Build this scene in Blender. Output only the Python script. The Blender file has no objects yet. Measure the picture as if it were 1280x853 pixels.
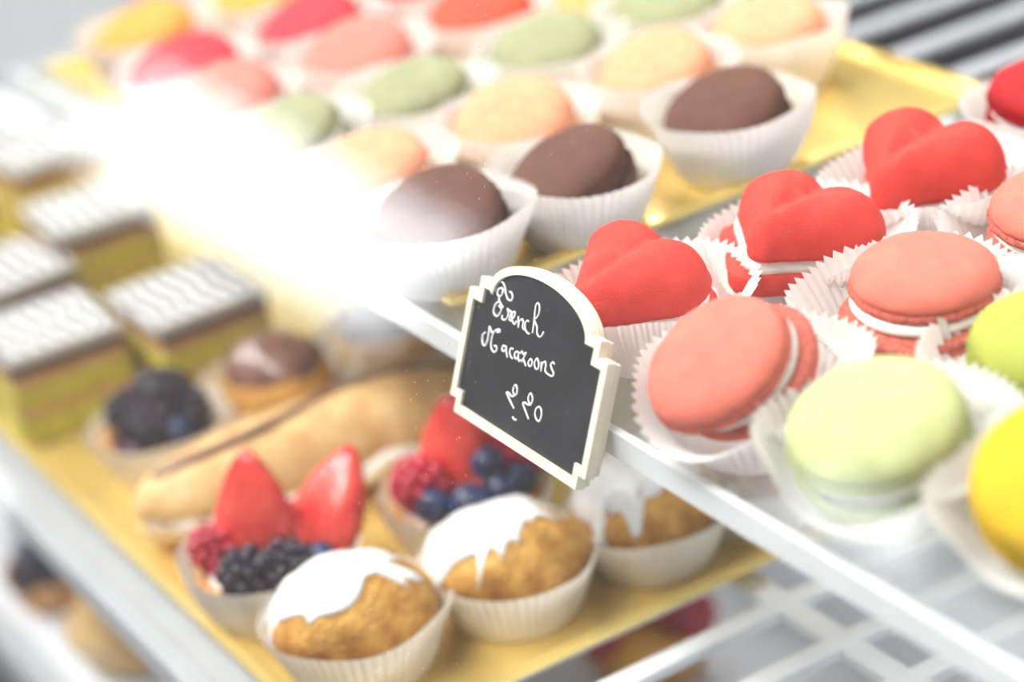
import bpy, bmesh, math, random
from mathutils import Vector, Matrix, noise
PI = math.pi
sc = bpy.context.scene
col = sc.collection

# ------------------------------------------------------------------ camera
cam_d = bpy.data.cameras.new('camera')
cam = bpy.data.objects.new('camera', cam_d); col.objects.link(cam)
RIGHT = Vector((0.515457, 0.844378, -0.14605)); DOWN = Vector((0.29931, -0.33711, -0.89262)); FWD = Vector((-0.802943, 0.416393, -0.426496))
m = Matrix((RIGHT, -DOWN, -FWD)).transposed().to_4x4()
m.translation = Vector((0.587606, -0.31298, 0.323053))
cam.matrix_world = m
cam_d.lens = 85.0; cam_d.sensor_width = 36.0; cam_d.clip_start = 0.02; cam_d.clip_end = 100
cam_d.dof.use_dof = True; cam_d.dof.focus_distance = 0.715; cam_d.dof.aperture_fstop = 4.2
sc.camera = cam

# ------------------------------------------------------------------ world (overcast daylight outside the shop)
w = bpy.data.worlds.new('world'); sc.world = w; w.use_nodes = True
bg = w.node_tree.nodes['Background']; bg.inputs[0].default_value = (0.93, 0.97, 1.0, 1); bg.inputs[1].default_value = 6.0

# ------------------------------------------------------------------ exposure
vs = sc.view_settings
vs.view_transform = 'Standard'; vs.look = 'None'; vs.gamma = 1.0; vs.use_curve_mapping = False; vs.exposure = 0.44

# ------------------------------------------------------------------ case strip lamp, and unseen ceiling panels added as fill
def area(name, loc, sx, sy, watts, colr=(1, 1, 1), rot=(0, 0, 0)):
    l = bpy.data.lights.new(name, 'AREA'); l.shape = 'RECTANGLE'; l.size = sx; l.size_y = sy; l.energy = watts; l.color = colr
    o = bpy.data.objects.new(name, l); col.objects.link(o); o.location = loc; o.rotation_euler = rot
    return o
CASE_LAMP = (-0.1, 0.40, 0.432)
area('case_lamp_light', CASE_LAMP, 1.3, 0.10, 3.0, (1.0, 0.98, 0.95), (math.radians(-12), 0, 0))
FILL_PANELS = [(-1.3, -0.9), (0.1, -0.9), (-0.6, 1.2), (-3.2, -1.3), (-5.0, -1.3)]  # unseen, added for soft light; the far ones brighten the street wall
for i, (px, py) in enumerate(FILL_PANELS):
    area('fill_panel_light', (px, py, 1.74), 1.16, 0.56, 36.0 if px > -3 else 16.0, (1.0, 0.985, 0.96))

# ================================================================== materials
def new_mat(name):
    mt = bpy.data.materials.new(name); mt.use_nodes = True
    nt = mt.node_tree; return mt, nt, nt.nodes['Principled BSDF']
def noise_col(nt, scale, c1, c2, detail=3, lo=0.35, hi=0.65):
    tc = nt.nodes.new('ShaderNodeTexCoord'); n = nt.nodes.new('ShaderNodeTexNoise'); n.inputs['Scale'].default_value = scale; n.inputs['Detail'].default_value = detail
    nt.links.new(tc.outputs['Object'], n.inputs['Vector'])
    r = nt.nodes.new('ShaderNodeValToRGB'); r.color_ramp.elements[0].position = lo; r.color_ramp.elements[1].position = hi
    r.color_ramp.elements[0].color = (*c1, 1); r.color_ramp.elements[1].color = (*c2, 1)
    nt.links.new(n.outputs['Fac'], r.inputs['Fac']); return r, tc
def add_bump(nt, b, scale, dist, strength=1.0, detail=4):
    tc = nt.nodes.new('ShaderNodeTexCoord'); n = nt.nodes.new('ShaderNodeTexNoise'); n.inputs['Scale'].default_value = scale; n.inputs['Detail'].default_value = detail
    nt.links.new(tc.outputs['Object'], n.inputs['Vector'])
    bp = nt.nodes.new('ShaderNodeBump'); bp.inputs['Distance'].default_value = dist; bp.inputs['Strength'].default_value = strength
    nt.links.new(n.outputs['Fac'], bp.inputs['Height']); nt.links.new(bp.outputs['Normal'], b.inputs['Normal'])
def organic(name, c1, c2, scale=120, rough=0.7, bump=(1400, 0.0003), sss=0.0, spec=0.3, sheen=0.0):
    mt, nt, b = new_mat(name)
    r, _ = noise_col(nt, scale, c1, c2); nt.links.new(r.outputs['Color'], b.inputs['Base Color'])
    b.inputs['Roughness'].default_value = rough; b.inputs['Specular IOR Level'].default_value = spec
    if sss:
        b.inputs['Subsurface Weight'].default_value = sss; b.inputs['Subsurface Radius'].default_value = (0.004, 0.002, 0.0015); b.inputs['Subsurface Scale'].default_value = 1.0
    if sheen: b.inputs['Sheen Weight'].default_value = sheen
    if bump: add_bump(nt, b, bump[0], bump[1])
    return mt
def mac(name, c):
    d = tuple(v * 0.86 for v in c)
    return organic(name, d, c, 160, 0.72, (1500, 0.00035), 0.15, 0.25)
def foot(name, c):
    d = tuple(v * 0.6 for v in c)
    return organic(name + '_foot', d, c, 700, 0.9, (2200, 0.0009), 0.0, 0.15)
def plain(name, c, rough=0.5, metal=0.0, spec=0.5):
    mt, nt, b = new_mat(name)
    r, _ = noise_col(nt, 40, tuple(v * 0.94 for v in c), c); nt.links.new(r.outputs['Color'], b.inputs['Base Color'])
    b.inputs['Roughness'].default_value = rough; b.inputs['Metallic'].default_value = metal; b.inputs['Specular IOR Level'].default_value = spec
    return mt
def thin_glass(name, tint, haze=0.0, haze_col=(0.9, 0.93, 0.95), dust=False, ior=1.5):
    mt = bpy.data.materials.new(name); mt.use_nodes = True; nt = mt.node_tree; nt.nodes.clear()
    out = nt.nodes.new('ShaderNodeOutputMaterial'); tr = nt.nodes.new('ShaderNodeBsdfTransparent'); tr.inputs[0].default_value = (*tint, 1)
    gl = nt.nodes.new('ShaderNodeBsdfGlossy'); gl.inputs['Roughness'].default_value = 0.02; gl.inputs[0].default_value = (1, 1, 1, 1)
    # Schlick reflectance from |N.I|, the same on both faces of the slab
    geo = nt.nodes.new('ShaderNodeNewGeometry'); dt = nt.nodes.new('ShaderNodeVectorMath'); dt.operation = 'DOT_PRODUCT'
    nt.links.new(geo.outputs['Normal'], dt.inputs[0]); nt.links.new(geo.outputs['Incoming'], dt.inputs[1])
    def mth(op, a, b_):
        n_ = nt.nodes.new('ShaderNodeMath'); n_.operation = op
        for i_, v_ in ((0, a), (1, b_)):
            if v_ is None: continue
            if isinstance(v_, (int, float)): n_.inputs[i_].default_value = v_
            else: nt.links.new(v_, n_.inputs[i_])
        return n_.outputs[0]
    cs = mth('ABSOLUTE', dt.outputs['Value'], None); pw = mth('POWER', mth('SUBTRACT', 1.0, cs), 5.0)
    f0 = ((ior - 1) / (ior + 1)) ** 2; fres = mth('ADD', mth('MULTIPLY', pw, 1 - f0), f0)
    mx = nt.nodes.new('ShaderNodeMixShader')
    nt.links.new(fres, mx.inputs[0]); nt.links.new(tr.outputs[0], mx.inputs[1]); nt.links.new(gl.outputs[0], mx.inputs[2])
    last = mx
    if haze:
        df = nt.nodes.new('ShaderNodeBsdfDiffuse'); df.inputs[0].default_value = (*haze_col, 1)
        tl = nt.nodes.new('ShaderNodeBsdfTranslucent'); tl.inputs[0].default_value = (*haze_col, 1)
        h = nt.nodes.new('ShaderNodeMixShader'); h.inputs[0].default_value = 0.5
        nt.links.new(df.outputs[0], h.inputs[1]); nt.links.new(tl.outputs[0], h.inputs[2])
        m2 = nt.nodes.new('ShaderNodeMixShader'); m2.inputs[0].default_value = haze
        nt.links.new(last.outputs[0], m2.inputs[1]); nt.links.new(h.outputs[0], m2.inputs[2]); last = m2
    if dust:
        tc = nt.nodes.new('ShaderNodeTexCoord'); v = nt.nodes.new('ShaderNodeTexVoronoi'); v.inputs['Scale'].default_value = 260
        nt.links.new(tc.outputs['Object'], v.inputs['Vector'])
        mt1 = nt.nodes.new('ShaderNodeMath'); mt1.operation = 'LESS_THAN'; mt1.inputs[1].default_value = 0.06; nt.links.new(v.outputs['Distance'], mt1.inputs[0])
        df = nt.nodes.new('ShaderNodeBsdfDiffuse'); df.inputs[0].default_value = (0.9, 0.9, 0.9, 1)
        m3 = nt.nodes.new('ShaderNodeMixShader'); mm = nt.nodes.new('ShaderNodeMath'); mm.operation = 'MULTIPLY'; mm.inputs[1].default_value = 0.3
        nt.links.new(mt1.outputs[0], mm.inputs[0]); nt.links.new(mm.outputs[0], m3.inputs[0])
        nt.links.new(last.outputs[0], m3.inputs[1]); nt.links.new(df.outputs[0], m3.inputs[2]); last = m3
    nt.links.new(last.outputs[0], out.inputs[0]); return mt
def paper(name, c, trans=0.4):
    mt = bpy.data.materials.new(name); mt.use_nodes = True; nt = mt.node_tree; nt.nodes.clear()
    out = nt.nodes.new('ShaderNodeOutputMaterial'); d = nt.nodes.new('ShaderNodeBsdfDiffuse'); t = nt.nodes.new('ShaderNodeBsdfTranslucent'); mx = nt.nodes.new('ShaderNodeMixShader')
    r, _ = noise_col(nt, 300, tuple(v * 0.97 for v in c), c)
    nt.links.new(r.outputs['Color'], d.inputs[0]); nt.links.new(r.outputs['Color'], t.inputs[0]); mx.inputs[0].default_value = trans
    nt.links.new(d.outputs[0], mx.inputs[1]); nt.links.new(t.outputs[0], mx.inputs[2]); nt.links.new(mx.outputs[0], out.inputs[0]); return mt
def gold(name, c=(0.95, 0.72, 0.24), rough=0.26):
    mt, nt, b = new_mat(name)
    r, _ = noise_col(nt, 25, tuple(v * 0.95 for v in c), c); nt.links.new(r.outputs['Color'], b.inputs['Base Color'])
    b.inputs['Metallic'].default_value = 0.65; b.inputs['Roughness'].default_value = rough
    add_bump(nt, b, 60, 0.0006, 0.6, 2); return mt

COL = dict(
    heart=(0.72, 0.062, 0.046), coral=(0.80, 0.20, 0.145), darkred=(0.42, 0.012, 0.016), pistachio=(0.54, 0.59, 0.27), lime=(0.42, 0.46, 0.075),
    lemon=(0.80, 0.50, 0.012), choc=(0.135, 0.058, 0.040), peach=(0.87, 0.37, 0.205), greygreen=(0.33, 0.34, 0.19), salmon=(0.76, 0.22, 0.17), red=(0.60, 0.045, 0.065), orange=(0.85, 0.36, 0.07), scarlet=(0.75, 0.09, 0.045))
MAC = {k: mac('macaron_' + k, v) for k, v in COL.items()}
FOOT = {k: foot('macaron_' + k, v) for k, v in COL.items()}
M = dict(
    cream=organic('buttercream', (0.90, 0.84, 0.78), (0.95, 0.90, 0.85), 200, 0.5, (500, 0.0003), 0.2),
    choc_fill=organic('chocolate_ganache', (0.05, 0.02, 0.012), (0.08, 0.03, 0.02), 200, 0.35, (500, 0.0002)),
    paper=paper('white_cup_paper', (0.93, 0.91, 0.88)), paper_warm=paper('cream_cup_paper', (0.92, 0.89, 0.82)),
    gold=gold('gold_card'), pane=thin_glass('window_glass', (0.98, 0.99, 0.99)), glass=thin_glass('front_glass_pane', (0.985, 0.99, 0.99), dust=True),
    shelf=thin_glass('shelf_glass', (0.95, 0.97, 0.97), haze=0.16), edge=plain('frosted_glass_edge', (0.72, 0.75, 0.77), 0.35),
    white=plain('white_coated_wire', (0.88, 0.90, 0.93), 0.35), slat=plain('toned_white_slat', (0.40, 0.41, 0.44), 0.4), rail=plain('off_white_rail', (0.42, 0.44, 0.47), 0.4), plate=plain('pale_grey_laminate', (0.66, 0.69, 0.74), 0.4), panel=plain('white_panel', (0.80, 0.82, 0.84), 0.4), grey=plain('grey_panel', (0.06, 0.06, 0.07), 0.5), dark=plain('well_shade', (0.03, 0.03, 0.036), 0.6),  # slat: white toned down under the strip lamp; dark: shadow put into the colour
    steel=plain('brushed_steel', (0.7, 0.71, 0.73), 0.3, 0.9), wall=plain('wall_paint', (0.27, 0.27, 0.268), 0.8), floorm=plain('floor_tile', (0.35, 0.33, 0.31), 0.5), ceil=plain('ceiling_paint', (0.75, 0.75, 0.74), 0.9),
    board=organic('chalkboard_black', (0.012, 0.013, 0.018), (0.022, 0.024, 0.032), 60, 0.38, (900, 0.00004), 0, 0.5), wood=organic('cream_painted_wood', (0.78, 0.70, 0.55), (0.84, 0.77, 0.63), 90, 0.55, (500, 0.0002)),
    chalk=plain('white_chalk_ink', (0.88, 0.88, 0.9), 0.8), choux=organic('golden_choux', (0.42, 0.17, 0.03), (0.72, 0.40, 0.09), 130, 0.55, (420, 0.0016), 0.1), glaze=organic('white_sugar_glaze', (0.88, 0.87, 0.86), (0.93, 0.92, 0.91), 200, 0.3, (300, 0.0004), 0.15, 0.5),
    crust=organic('tart_crust', (0.55, 0.24, 0.07), (0.78, 0.43, 0.17), 150, 0.65, (500, 0.0007)), straw=organic('strawberry_flesh', (0.55, 0.012, 0.012), (0.85, 0.07, 0.05), 90, 0.18, (350, 0.0008), 0.2, 0.6), strawcut=organic('strawberry_cut', (0.62, 0.03, 0.025), (0.78, 0.10, 0.07), 110, 0.25, (300, 0.0004), 0.2, 0.6),
    rasp=organic('raspberry', (0.40, 0.005, 0.03), (0.62, 0.015, 0.05), 150, 0.25, None, 0.2, 0.6), blue=organic('blueberry_skin', (0.010, 0.016, 0.06), (0.035, 0.055, 0.15), 120, 0.35, (600, 0.0002), 0, 0.5), black=organic('blackberry_skin', (0.012, 0.008, 0.016), (0.04, 0.02, 0.045), 150, 0.2, None, 0, 0.6),
    grape=organic('dark_berry_jelly', (0.03, 0.008, 0.03), (0.07, 0.02, 0.06), 150, 0.15, None, 0, 0.6),
    tan=organic('pale_golden_pastry', (0.62, 0.36, 0.14), (0.80, 0.56, 0.27), 90, 0.5, (300, 0.001), 0.1), mocha=organic('milk_chocolate_icing', (0.16, 0.075, 0.055), (0.22, 0.11, 0.08), 90, 0.25, (200, 0.0002), 0, 0.6),
    pist=organic('pistachio_sponge', (0.42, 0.38, 0.035), (0.60, 0.54, 0.07), 150, 0.8, (600, 0.001)), caramel=organic('caramel_layer', (0.50, 0.27, 0.12), (0.62, 0.36, 0.18), 150, 0.7, (600, 0.0006)), ganache=organic('ganache_layer', (0.05, 0.025, 0.018), (0.075, 0.04, 0.03), 150, 0.5, None), icing=organic('white_fondant', (0.72, 0.72, 0.72), (0.80, 0.80, 0.80), 90, 0.3, None),
    yolk=organic('apricot_flesh', (0.90, 0.42, 0.03), (0.97, 0.60, 0.08), 100, 0.2, (300, 0.0004), 0.2, 0.6), led=None, teal=plain('teal_card', (0.03, 0.30, 0.26), 0.5))
lm, nt, b = new_mat('lamp_diffuser'); b.inputs['Emission Color'].default_value = (1, 0.99, 0.97, 1); b.inputs['Emission Strength'].default_value = 6.0; M['led'] = lm

# ================================================================== helpers
def link(name, me, mat=None, parent=None, smooth=True):
    o = bpy.data.objects.new(name, me); col.objects.link(o)
    if mat is not None and not me.materials: me.materials.append(mat)
    if parent is not None: o.parent = parent
    if smooth:
        for p in me.polygons: p.use_smooth = True
    return o
def mesh(name, V, F):
    me = bpy.data.meshes.new(name); me.from_pydata([tuple(v) for v in V], [], F); me.update(); return me
def tag(o, label=None, cat=None, group=None, kind=None):
    if label: o['label'] = label
    if cat: o['category'] = cat
    if group: o['group'] = group
    if kind: o['kind'] = kind
    return o
def empty(name, loc, rz=0.0, label=None, cat=None, group=None):
    o = bpy.data.objects.new(name, None); col.objects.link(o); o.location = loc; o.rotation_euler = (0, 0, rz); o.empty_display_size = 0.01
    return tag(o, label, cat, group)
def box_data(x0, x1, y0, y1, z0, z1, bev=0.0):
    bm = bmesh.new(); bmesh.ops.create_cube(bm, size=1.0)
    for v in bm.verts:
        v.co = Vector(((x0 + x1) / 2 + v.co.x * (x1 - x0), (y0 + y1) / 2 + v.co.y * (y1 - y0), (z0 + z1) / 2 + v.co.z * (z1 - z0)))
    if bev: bmesh.ops.bevel(bm, geom=list(bm.edges), offset=bev, segments=2, affect='EDGES', profile=0.6)
    me = bpy.data.meshes.new('box'); bm.to_mesh(me); bm.free(); return me
def box(name, x0, x1, y0, y1, z0, z1, mat, parent=None, bev=0.0):
    return link(name, box_data(x0, x1, y0, y1, z0, z1, bev), mat, parent, smooth=False)
def rings_mesh(name, rings, close_top=True, close_bot=True):
    """rings: list of equally long point lists, top first"""
    n = len(rings[0]); V = [p for r in rings for p in r]; F = []
    for i in range(len(rings) - 1):
        for k in range(n):
            a = i * n + k; b2 = i * n + (k + 1) % n; F.append((a, a + n, b2 + n, b2))
    if close_top:
        c = sum((Vector(p) for p in rings[0]), Vector()) / n; V.append(c); ci = len(V) - 1
        for k in range(n): F.append((ci, k, (k + 1) % n))
    if close_bot:
        c = sum((Vector(p) for p in rings[-1]), Vector()) / n; V.append(c); ci = len(V) - 1; o = (len(rings) - 1) * n
        for k in range(n): F.append((ci, o + (k + 1) % n, o + k))
    return mesh(name, V, F)
def nz(*p, s=1.0): return noise.noise(Vector(p) * s)
def tube(pts, r, n=6):
    """a round stroke through points; returns V, F"""
    V = []; F = []
    P = [Vector(p) for p in pts]
    for i, p in enumerate(P):
        t = (P[min(i + 1, len(P) - 1)] - P[max(i - 1, 0)])
        t = t.normalized() if t.length > 1e-9 else Vector((1, 0, 0))
        up = Vector((0, 1, 0)) if abs(t.y) < 0.9 else Vector((1, 0, 0))
        a = t.cross(up).normalized(); b2 = t.cross(a)
        for k in range(n):
            an = 2 * PI * k / n; V.append(p + (a * math.cos(an) + b2 * math.sin(an)) * r)
    for i in range(len(P) - 1):
        for k in range(n):
            a = i * n + k; b2 = i * n + (k + 1) % n; F.append((a, b2, b2 + n, a + n))
    F.append(tuple(range(n))[::-1]); F.append(tuple(range((len(P) - 1) * n, len(P) * n)))
    return V, F
def join(parts):
    V = []; F = []
    for v, f in parts:
        o = len(V); V += v; F += [tuple(i + o for i in q) for q in f]
    return V, F
def spline(pts, sub=5):
    P = [Vector(p) for p in pts]; out = []
    for i in range(len(P) - 1):
        p0, p1, p2, p3 = P[max(i - 1, 0)], P[i], P[i + 1], P[min(i + 2, len(P) - 1)]
        for k in range(sub):
            t = k / sub
            out.append(0.5 * ((2 * p1) + (p2 - p0) * t + (2 * p0 - 5 * p1 + 4 * p2 - p3) * t * t + (3 * p1 - p0 - 3 * p2 + p3) * t ** 3))
    out.append(P[-1]); return out

# ================================================================== the room around the case
ZF = -1.05; ZC = 1.80; X0, X1, Y0, Y1 = -7.0, 3.0, -2.6, 2.4; T = 0.06
def struct(o): return tag(o, kind='structure')
struct(box('floor', X0 - T, X1 + T, Y0 - T, Y1 + T, ZF - 0.1, ZF, M['floorm']))
struct(box('ceiling', X0 - T, X1 + T, Y0 - T, Y1 + T, ZC, ZC + 0.1, M['ceil']))
struct(box('wall_back', X0 - T, X1 + T, Y1, Y1 + T, ZF, ZC, M['wall']))
struct(box('wall_left', X0 - T, X0, Y0, Y1, ZF, ZC, M['wall']))
struct(box('wall_right', X1, X1 + T, Y0, Y1, ZF, ZC, M['wall']))
# street wall with openings: list of (x0, x1, z0, z1)
WIN = [(-5.9, -3.92, 0.58, 0.99), (-2.66, -2.24, 0.74, 0.90), (-5.2, -4.65, -0.33, -0.19)]
def wall_with_holes(name, holes):
    xs = sorted({X0 - T, X1 + T, *[h[0] for h in holes], *[h[1] for h in holes]}); zs = sorted({ZF, ZC, *[h[2] for h in holes], *[h[3] for h in holes]})
    bm = bmesh.new()
    for i in range(len(xs) - 1):
        for j in range(len(zs) - 1):
            cx, cz = (xs[i] + xs[i + 1]) / 2, (zs[j] + zs[j + 1]) / 2
            if any(h[0] < cx < h[1] and h[2] < cz < h[3] for h in holes): continue
            r = bmesh.ops.create_cube(bm, size=1.0)
            for v in r['verts']:
                v.co = Vector((cx + v.co.x * (xs[i + 1] - xs[i]), Y0 - T / 2 + v.co.y * T, cz + v.co.z * (zs[j + 1] - zs[j])))
    me = bpy.data.meshes.new(name); bm.to_mesh(me); bm.free()
    return link(name, me, M['wall'], None, False)
struct(wall_with_holes('wall_street', WIN))
for i, (a, b_, c, d) in enumerate(WIN):
    wn = empty('window_%d' % (i + 1), ((a + b_) / 2, Y0 - T / 2, c)); tag(wn, kind='structure')
    wn['label'] = 'shop window onto the street behind the viewer'
    hw, hh = (b_ - a) / 2, d - c
    for (u0, u1, v0, v1) in [(-hw, hw, 0, 0.03), (-hw, hw, hh - 0.03, hh), (-hw, -hw + 0.03, 0.03, hh - 0.03), (hw - 0.03, hw, 0.03, hh - 0.03)]:
        box('window_frame', u0, u1, -0.028, 0.028, v0, v1, M['panel'], wn)
    box('pane', -hw + 0.03, hw - 0.03, -0.003, 0.003, 0.03, hh - 0.03, M['pane'], wn)
for i, (px, py) in enumerate(FILL_PANELS):  # added fittings around the unseen fill lights
    t = empty('fill_panel', (px, py, 1.80), 0, 'unseen white fill panel added under the shop ceiling', 'lamp', 'added ceiling fill panels')
    box('housing', -0.60, 0.60, -0.30, 0.30, -0.03, 0.0, M['panel'], t, 0.004); box('diffuser', -0.57, 0.57, -0.27, 0.27, -0.036, -0.031, M['led'], t)

# ================================================================== the display case
case = empty('display_case', (0, 0.2, ZF), 0, 'white pastry display case with a sloping glass front', 'display case')
def cpart(name, x0, x1, y0, y1, z0, z1, mat, bev=0.0): return box(name, x0, x1, y0 - 0.2, y1 - 0.2, z0 - ZF, z1 - ZF, mat, case, bev)
CX0, CX1 = -0.95, 0.85
cpart('plinth', CX0, CX1, -0.26, 0.66, ZF + 0.001, -0.46, M['panel'])
cpart('base_deck', CX0 + 0.02, CX1 - 0.02, -0.24, 0.63, -0.46, -0.45, M['grey'])
cpart('back_panel', CX0 + 0.02, CX1 - 0.02, 0.64, 0.66, -0.45, 0.44, M['grey'])
cpart('end_panel', CX0, CX0 + 0.02, -0.02, 0.66, -0.45, 0.44, M['panel']); cpart('end_panel', CX1 - 0.02, CX1, -0.02, 0.66, -0.45, 0.44, M['panel'])
cpart('canopy', CX0, CX1, 0.20, 0.66, 0.445, 0.475, M['panel'], 0.004)
# sloping pane: outer plane y = -0.045 + 0.6 z
def gy(z): return -0.048 + 0.6 * z
zA, zB = -0.34, 0.444; th = 0.005
V = []
for x in (CX0 + 0.001, CX1 - 0.001):
    for z in (zA, zB):
        for s in (0, 1):
            V.append((x, gy(z) - 0.2 + s * th * 1.16, z - ZF))
F = [(0, 2, 6, 4), (1, 5, 7, 3), (0, 1, 3, 2), (4, 6, 7, 5), (0, 4, 5, 1), (2, 3, 7, 6)]
link('front_glass', mesh('front_glass', V, F), M['glass'], case, False)['label'] = 'clear sloping glass pane catching window reflections'
cpart('sill', CX0, CX1, -0.275, -0.235, -0.46, -0.335, M['panel'], 0.004)
lamp = empty('strip_lamp', (CASE_LAMP[0], CASE_LAMP[1], 0.445), 0, 'slim white strip lamp under the display case canopy', 'lamp')
box('housing', -0.68, 0.68, -0.06, 0.06, -0.006, 0.0, M['panel'], lamp); box('tube', -0.66, 0.66, -0.045, 0.045, -0.0105, -0.0065, M['led'], lamp)

# ---- shelves
SX0, SX1, SY0, SY1 = -0.437, 0.80, -0.009, 0.236
sh = empty('glass_shelf', (SX0, SY0, -0.008), 0, 'clear glass shelf with a frosted pale edge carrying the macarons', 'shelf')
def spart(name, x0, x1, y0, y1, z0, z1, mat, bev=0): return box(name, x0 - SX0, x1 - SX0, y0 - SY0, y1 - SY0, z0 + 0.008, z1 + 0.008, mat, sh, bev)
spart('glass_plate', SX0 + 0.003, SX1, SY0 + 0.003, SY1 - 0.003, -0.008, 0.0, M['shelf'])
spart('front_edge', SX0, SX1, SY0, SY0 + 0.0028, -0.0085, 0.0002, M['edge']); spart('rear_edge', SX0, SX1, SY1 - 0.0028, SY1, -0.0085, 0.0002, M['edge']); spart('end_edge', SX0, SX0 + 0.0028, SY0 + 0.003, SY1 - 0.003, -0.0085, 0.0002, M['edge'])
for i, x in enumerate((-0.40, 0.35)):
    br = box('shelf_bracket', x - 0.006, x + 0.006, 0.06, 0.639, -0.0250, -0.0095, M['steel']); tag(br, 'thin steel bracket running under the glass shelf to the back panel', 'bracket', 'shelf brackets')

# middle level: white coated rack
Z2 = -0.125
rack = empty('wire_rack', (0, -0.095, Z2), 0, 'white coated grid rack under the lower gold tray', 'rack')
def rbar(x0, x1, y0, y1, z0=-0.0045, z1=0.0, mat='white'): return box('bar', x0, x1, y0 + 0.095, y1 + 0.095, z0, z1, M[mat], rack, 0.0015)
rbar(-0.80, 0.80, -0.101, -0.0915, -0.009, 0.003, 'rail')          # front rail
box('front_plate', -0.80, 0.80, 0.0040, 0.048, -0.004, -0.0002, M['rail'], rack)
for y in (0.0825, 0.1115, 0.30): rbar(-0.80, 0.80, y - 0.005, y + 0.005, -0.0050, -0.0005)
xb = -0.005 - 0.0325 * 24
while xb < 0.8:
    rbar(xb - 0.0045, xb + 0.0045, -0.046, 0.335); xb += 0.0325
ZG = -0.030
rear = empty('rear_grille', (0, 0.36, ZG), 0, 'white slatted grille over the shadow-coloured well behind the glass shelf', 'grille')
xb = -0.190 - 0.0394 * 18
while xb < 0.8:
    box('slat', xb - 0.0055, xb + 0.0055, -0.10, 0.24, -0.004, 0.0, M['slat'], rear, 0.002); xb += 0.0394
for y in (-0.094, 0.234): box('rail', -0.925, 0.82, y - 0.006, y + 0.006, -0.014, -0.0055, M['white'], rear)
# bottom level
Z3 = -0.262
low = empty('bottom_shelf', (0, 0, Z3 - 0.012), 0, 'plain white bottom shelf under the grid rack', 'shelf')
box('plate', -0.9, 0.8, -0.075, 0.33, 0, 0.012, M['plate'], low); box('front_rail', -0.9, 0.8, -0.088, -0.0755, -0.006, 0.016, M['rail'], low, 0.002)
cpart('well_liner', CX0 + 0.02, CX1 - 0.02, 0.34, 0.639, -0.445, -0.30, M['dark'])  # near-black colour stands in for the shadow below the grille
for x in (-0.86, 0.76):
    for y in (-0.06, 0.31):
        pst = box('shelf_post', x - 0.008, x + 0.008, y - 0.008, y + 0.008, -0.449, Z3 - 0.0125, M['steel']); tag(pst, 'short steel post holding up the bottom shelf', 'post', 'bottom shelf posts')

# ================================================================== gold trays
def tray(name, x0, x1, y0, y1, z, label, rim=0.006, lip=0.010):
    t = empty(name, ((x0 + x1) / 2, (y0 + y1) / 2, z), 0, label, 'tray'); hx, hy = (x1 - x0) / 2, (y1 - y0) / 2
    box('base', -hx + lip, hx - lip, -hy + lip, hy - lip, 0.0005, 0.0025, M['gold'], t)
    for (ax, ay, bx, by) in [(-hx, -hy, hx, -hy), (hx, -hy, hx, hy), (hx, hy, -hx, hy), (-hx, hy, -hx, -hy)]:
        A = Vector((ax, ay, 0)); B = Vector((bx, by, 0)); d = (B - A).normalized(); nrm = Vector((-d.y, d.x, 0))
        prof = [(lip, 0.0006), (lip, 0.0028), (lip * 0.62, 0.0030), (lip * 0.38, rim), (0.0, rim * 0.9), (0.0, rim * 0.9 - 0.002), (lip * 0.30, rim - 0.0022), (lip * 0.5, 0.0006)]
        V = []; F = []; n = len(prof)
        for e, P in ((1, A), (-1, B)):
            for (u, v) in prof: V.append(P + nrm * u + d * (u * e) + Vector((0, 0, v)))
        for k in range(n): F.append((k, (k + 1) % n, n + (k + 1) % n, n + k))
        F.append(tuple(range(n))[::-1]); F.append(tuple(range(n, 2 * n)))
        link('rim', mesh('rim', V, F), M['gold'], t, False)
    return t
tray('gold_tray', -0.415, -0.050, -0.002, 0.231, 0.0008, 'shiny gold card tray of chocolate, peach and green macarons on the glass shelf')
tray('gold_tray', -0.640, -0.018, -0.083, 0.135, Z2 + 0.0045, 'shiny gold card tray of cream puffs and tarts on the grid rack')
T1 = 0.0036; T2 = Z2 + 0.0073

# ================================================================== paper cups
def cup_mesh(seed, rb, rt, h, n=54, amp=0.0009, wob=0.0015, dip=None):
    rnd = random.Random(seed); rows = []; N = n * 4
    ph = rnd.random() * 10
    for j, f in enumerate((0.0, 0.04, 0.12, 0.3, 0.5, 0.7, 0.86, 1.0)):
        ring = []
        for k in range(N):
            a = 2 * PI * k / N; tri = (abs((k % 4) - 2) - 1.0)
            wv = nz(math.cos(a) * 1.3 + ph, math.sin(a) * 1.3, f * 1.2)
            r = rb + (rt - rb) * (f ** 0.85) + wob * wv * (0.3 + 1.6 * f)
            am = amp * (0.25 + 0.75 * f) * (0 if j == 0 else 1)
            r2 = r + tri * am
            z = h * f * (1 + 0.10 * nz(math.cos(a) * 0.9 + ph, math.sin(a) * 0.9, 7.7) * f)
            if dip:
                da = (a - dip[0] + PI) % (2 * PI) - PI; g = math.exp(-(da / dip[2]) ** 2); z *= 1 - dip[1] * g * f; r2 += dip[3] * g * f
            if j == 7: z += 0.0006 * tri
            ring.append((r2 * math.cos(a), r2 * math.sin(a), z))
        rows.append(ring)
    return rings_mesh('paper_cup', rows[::-1], close_top=False, close_bot=True)
CUPS = {}
D = math.radians
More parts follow.
